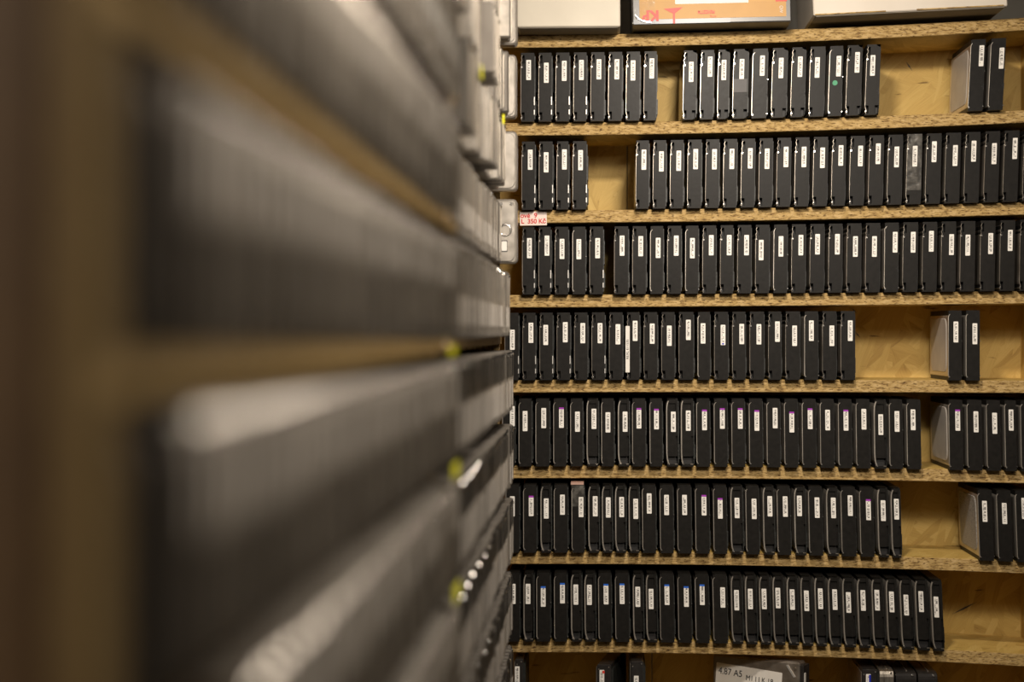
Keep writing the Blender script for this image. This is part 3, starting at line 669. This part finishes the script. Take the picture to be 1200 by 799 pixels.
# ------------------------------------------------------------------ left rack along the aisle
AF = 0.127                                  # its front plane is this far left of the eye
ROWS = {i: 0.05+0.81*i for i in range(-5, 6)}   # slope of each row's foot as seen from the eye
def zrow(i): return EYE-ROWS[i]*AF
lrack = tag(empty('aisle_shelving_rack', (-AF, 0, 0)), 'chipboard shelving rack of drives running along the left of the aisle', 'shelving rack')
HD = 0.66*AF                                # height of its drives
def lboard(i, y0, y1, xf):
    zt = zrow(i)-.0004; zb = zt-.0100
    m = MB(); n = 10; secs = []
    for k in range(n+1):
        y = y0+(y1-y0)*k/n; q = random.uniform(-.0003, .0003)
        secs.append([(xf+q, y, zb), (xf+q, y, zt), (-.175, y, zt), (-.175, y, zb)])
    m.loops([s_ for s_ in secs]); m.build('shelf_board', ['osb_front_y'], lrack)
for i in ROWS:
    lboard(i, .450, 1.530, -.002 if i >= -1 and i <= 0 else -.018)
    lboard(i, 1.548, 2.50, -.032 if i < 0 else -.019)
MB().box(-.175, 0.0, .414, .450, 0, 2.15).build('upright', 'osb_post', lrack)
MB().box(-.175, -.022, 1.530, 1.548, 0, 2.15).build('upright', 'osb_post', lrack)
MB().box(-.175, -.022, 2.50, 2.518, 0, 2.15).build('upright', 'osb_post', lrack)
MB().box(-.187, -.1752, .30, 2.518, 0, 2.15).build('back_panel', 'osb_side', lrack)
# the next unit nearer the eye: an end panel, its lack of light put into the colour
p = MB().box(-AF-.05, -AF-.004, .02, .411, 0, 2.15).build('cabinet_panel', 'shaded_panel')
tag(p, 'board panel in painted shade at the near end of the left rack, out of focus', 'panel')
# yellow stickers
def sticker(Y, sz, w_, h_, xf=.0006):
    MB().box(xf, xf+.0012, Y-w_/2, Y+w_/2, EYE-sz*AF-h_/2, EYE-sz*AF+h_/2).build('yellow_sticker', 'yellow', lrack)

def glint_dome(mb, x, y, z, r):
    rings = [[(x+r*.75*math.sin(b), y+r*math.cos(b)*math.cos(2*PI*k/8), z+r*math.cos(b)*math.sin(2*PI*k/8)) for k in range(8)] for b in (0, .5, 1.0, 1.4)]
    return mb.loops(rings)
def side_parts(kind):
    """drive facing the aisle (+X): parts as meshes in its own frame, foot at the origin, face at x = 0"""
    w_ = .0215; y0, y1 = -w_/2, w_/2; h_ = HD
    P_ = []
    m = MB(); bevbox(m, -.100, 0, y0, y1-.003, 0, h_, .0016 if kind == 'black' else .0040)
    P_.append(('body', m, {'black': 'black', 'two': 'side_silver', 'silver': 'side_silver'}[kind]))
    m = MB(); 
    m.loops([[(-.098, y1-.0028, z), (x, y1-.0028, z), (x+.0012, y1-.0016, z), (x, y1-.0002, z), (-.098, y1-.0002, z)] for x, z in
             ((-.006, .002), (-.001, .007), (.0008, .014), (.0008, h_-.014), (-.001, h_-.007), (-.006, h_-.002))])
    P_.append(('lid', m, 'lid' if kind != 'black' else 'lid_dull'))
    if kind != 'black': P_.append(('screw', glint_dome(MB(), .0002, y0+.006, h_-.0045, .0022), 'polished'))  # added polished bead that makes highlights along the top edges, not a real screw
    if kind == 'two':
        P_.append(('face_sticker', MB().box(0, .0006, y0+.004, y1-.0065, h_*.55, h_*.94), 'side_light'))
        P_.append(('connector', MB().box(-.001, .0010, y0+.002, y1-.0045, h_*.04, h_*.50), 'side_dark'))
    elif kind == 'silver':
        P_.append(('face_sticker', MB().box(0, .0005, y0+.003, y1-.006, h_*.30, h_*.62), 'paper'))
    return P_
PROT = {}
for kd in ('black', 'two', 'silver'):
    L_ = []
    for nm, m, mt in side_parts(kd):
        me = bpy.data.meshes.new(nm); me.from_pydata(m.v, [], m.f); me.materials.append(MAT[mt]); me.polygons.foreach_set('use_smooth', [nm == 'screw']*len(me.polygons)); me.update(); L_.append((nm, me))
    PROT[kd] = L_
def side_drive(kind, x, y, z, label, group):
    root = empty('side_drive', (x, y, z)); tag(root, label, 'hard drive', group)
    for nm, me in PROT[kind]:
        o = bpy.data.objects.new(nm, me); COL.objects.link(o); o.parent = root
    return root
RN = {-2: 'second row above eye level', -1: 'row above eye level', 0: 'eye-level row', 1: 'first row below eye level', 2: 'second row below eye level',
      3: 'third row below eye level'}
fpx = PX*D
cnt = 0
for i in (-2, -1, 0, 1, 2, 3):
    zb = zrow(i); k = 0; y = .4635
    while y < 1.518:
        pxx = VX-fpx*AF/y; top = VY-fpx*(zb+HD-EYE)/y; bot = VY-fpx*(zb-EYE)/y
        if pxx > 100 and bot > 2 and top < 800:
            kd = 'black' if y < .52 else ('silver' if i <= -2 else 'two')
            if i in (1, 2, 3):
                kd = 'black' if y < .52 else 'two'
            jit = random.uniform(-.0015, .0015)
            xf = -AF+.001+jit
            lb = {'black': 'blurred black hard drive at near end of %s, left rack', 'two': 'blurred grey two-tone hard drive in the %s of the left rack',
                  'silver': 'blurred silver hard drive in the %s of the left rack'}[kd] % RN[i]
            side_drive(kd, xf, y, zb, lb, '%s drives in the %s, left rack' % ({'two': 'grey two-tone'}.get(kd, kd), RN[i])); cnt += 1
        y += .0275; k += 1
# the far unit, too fine to take one by one
st = MB()
for i in range(-5, 6):
    y = 1.5615; zb = zrow(i); n = 0
    while y < 2.450:
        w_ = .0205
        if i <= -2: grp = (0, -.010, .006, -.016, -.004, .004, -.012)[(n//5+i*3) % 7]; xf = -AF-.008+grp+random.uniform(-.002, .002); mt = 0
        elif i == -1: xf = -AF-.017+random.uniform(-.002, .002); mt = 1
        elif i == 0: xf = -AF-.004+random.uniform(-.002, .003); mt = 1
        else: xf = -AF+random.uniform(-.0015, .0015); mt = 2
        hh = HD+(.004 if i == 0 else 0)
        st.cur = (0 if random.random() < .6 else 1) if mt == 0 else 1
        bevbox(st, -AF-.125, xf, y-w_/2, y+w_/2-.003, zb, zb+hh, .002)
        st.cur = 2
        st.box(-AF-.12, xf+.001, y+w_/2-.0029, y+w_/2-.0006, zb+.006, zb+hh-.006)
        if mt == 2:
            st.cur = 3; st.box(xf, xf+.0008, y-w_/2+.001, y+w_/2-.004, zb+hh*.58, zb+hh*.98)
            st.cur = 4; st.box(xf, xf+.0008, y-w_/2+.001, y+w_/2-.004, zb+hh*.10, zb+hh*.52)
        elif mt == 1:
            st.cur = 4; st.box(xf, xf+.0008, y-w_/2+.002, y+w_/2-.005, zb+hh*.15, zb+hh*.45)
        if (n*7+i*3) % 3 == 0:
            st.cur = 5; glint_dome(st, xf+.0005, y-.002, zb+hh-.006, .0026)  # beads added here and there to give the rows bright glints
        y += .0242; n += 1
so = st.build('hard_drive_rows', ['side_silver', 'side_grey', 'lid', 'black', 'side_light', 'polished'])
tag(so, 'rows of silver and grey hard drives packed in the far half of the left rack', 'hard drives', kind='stuff')
# last drives of the rack, their lids turned to the eye
def lid_drive(i, x1, wv, label, top=.70, detail=True, z_off=0.0):
    """x1: how far it sticks out; lid faces back along the aisle"""
    h_ = top*AF; zb = zrow(i)+z_off; Y = 2.462
    root = empty('silver_drive', (x1, Y, zb)); tag(root, label, 'hard drive', 'silver drives at the far end of the left rack')
    m = MB(); plate(m, -.10, 0, 0, h_, .006, .0, .026, 4, .0025); m.build('body', 'side_silver', root)
    m = MB(); plate(m, -.096, -.003, .003, h_-.003, .009, -.0018, .0, 4, .0008); m.build('lid', 'side_silver', root)
    if detail:
        m = MB()
        for (r0, r1, ya, yb) in ((.0085, .0070, -.0030, -.0019),):
            n = 20
            m.loops([[(-.0165+q*math.cos(2*PI*k/n), y, h_*.52+q*math.sin(2*PI*k/n)) for k in range(n)] for q, y in ((r0+.001, -.0019), (r0, -.0034), (r1, -.0034), (r1-.001, -.0019))], cap=False)
        m.build('lid_ring', 'screw', root, smooth=True)
        m = MB(); plate(m, -.0225, -.0135, h_*.18, h_*.36, .001, -.0026, -.0018, 2); m.build('label_border', 'ink', root)
        m = MB(); plate(m, -.0217, -.0143, h_*.195, h_*.345, .001, -.0030, -.0025, 2); m.build('small_label', 'paper', root)
        m = MB(); cyl(m, -.008, h_*.93, .0022, -.0032, -.001, 10); m.build('screw', 'screw', root)
        m = MB(); cyl(m, -.022, h_*.93, .0022, -.0032, -.001, 10); m.build('screw', 'screw', root)
        m = MB(); plate(m, -.027, -.0232, h_*.02, h_*.28, .0006, -.0026, -.0017, 1); m.build('blue_sticker', 'darkblue', root)
    return root
LAB = {-1: 'silver drive with round lid pressing and small boxed label, far end of left rack'}
lid_drive(-1, -.1215, 0, LAB[-1], .715, True, 0)
lid_drive(-2, -.1215, 0, 'silver drive at the far end of the left rack, level with the second wall shelf', .66, False)
lid_drive(-3, -.1225, 0, 'silver drive at the far end of the left rack, level with the top wall shelf', .70, False)
lid_drive(-4, -.1215, 0, 'silver drive at the far end of the left rack, level with the boxes', .70, False)
sticker(1.77, -2.07, .010, .014, .003); sticker(2.16, -2.07, .008, .012, .003)
sticker(1.450, .90, .050, .012, .004); sticker(1.46, 1.71, .050, .013, .004); sticker(1.43, .12, .05, .007, .003)

# polished brass beads added to make the bright spots at the board ends
for i, Y in ((-1, 1.385), (0, 1.385), (-2, 1.46)):
    glint_dome(MB(), .001, Y, zrow(i)-.005, .0055).build('glint_bead', 'brass', lrack, smooth=True)
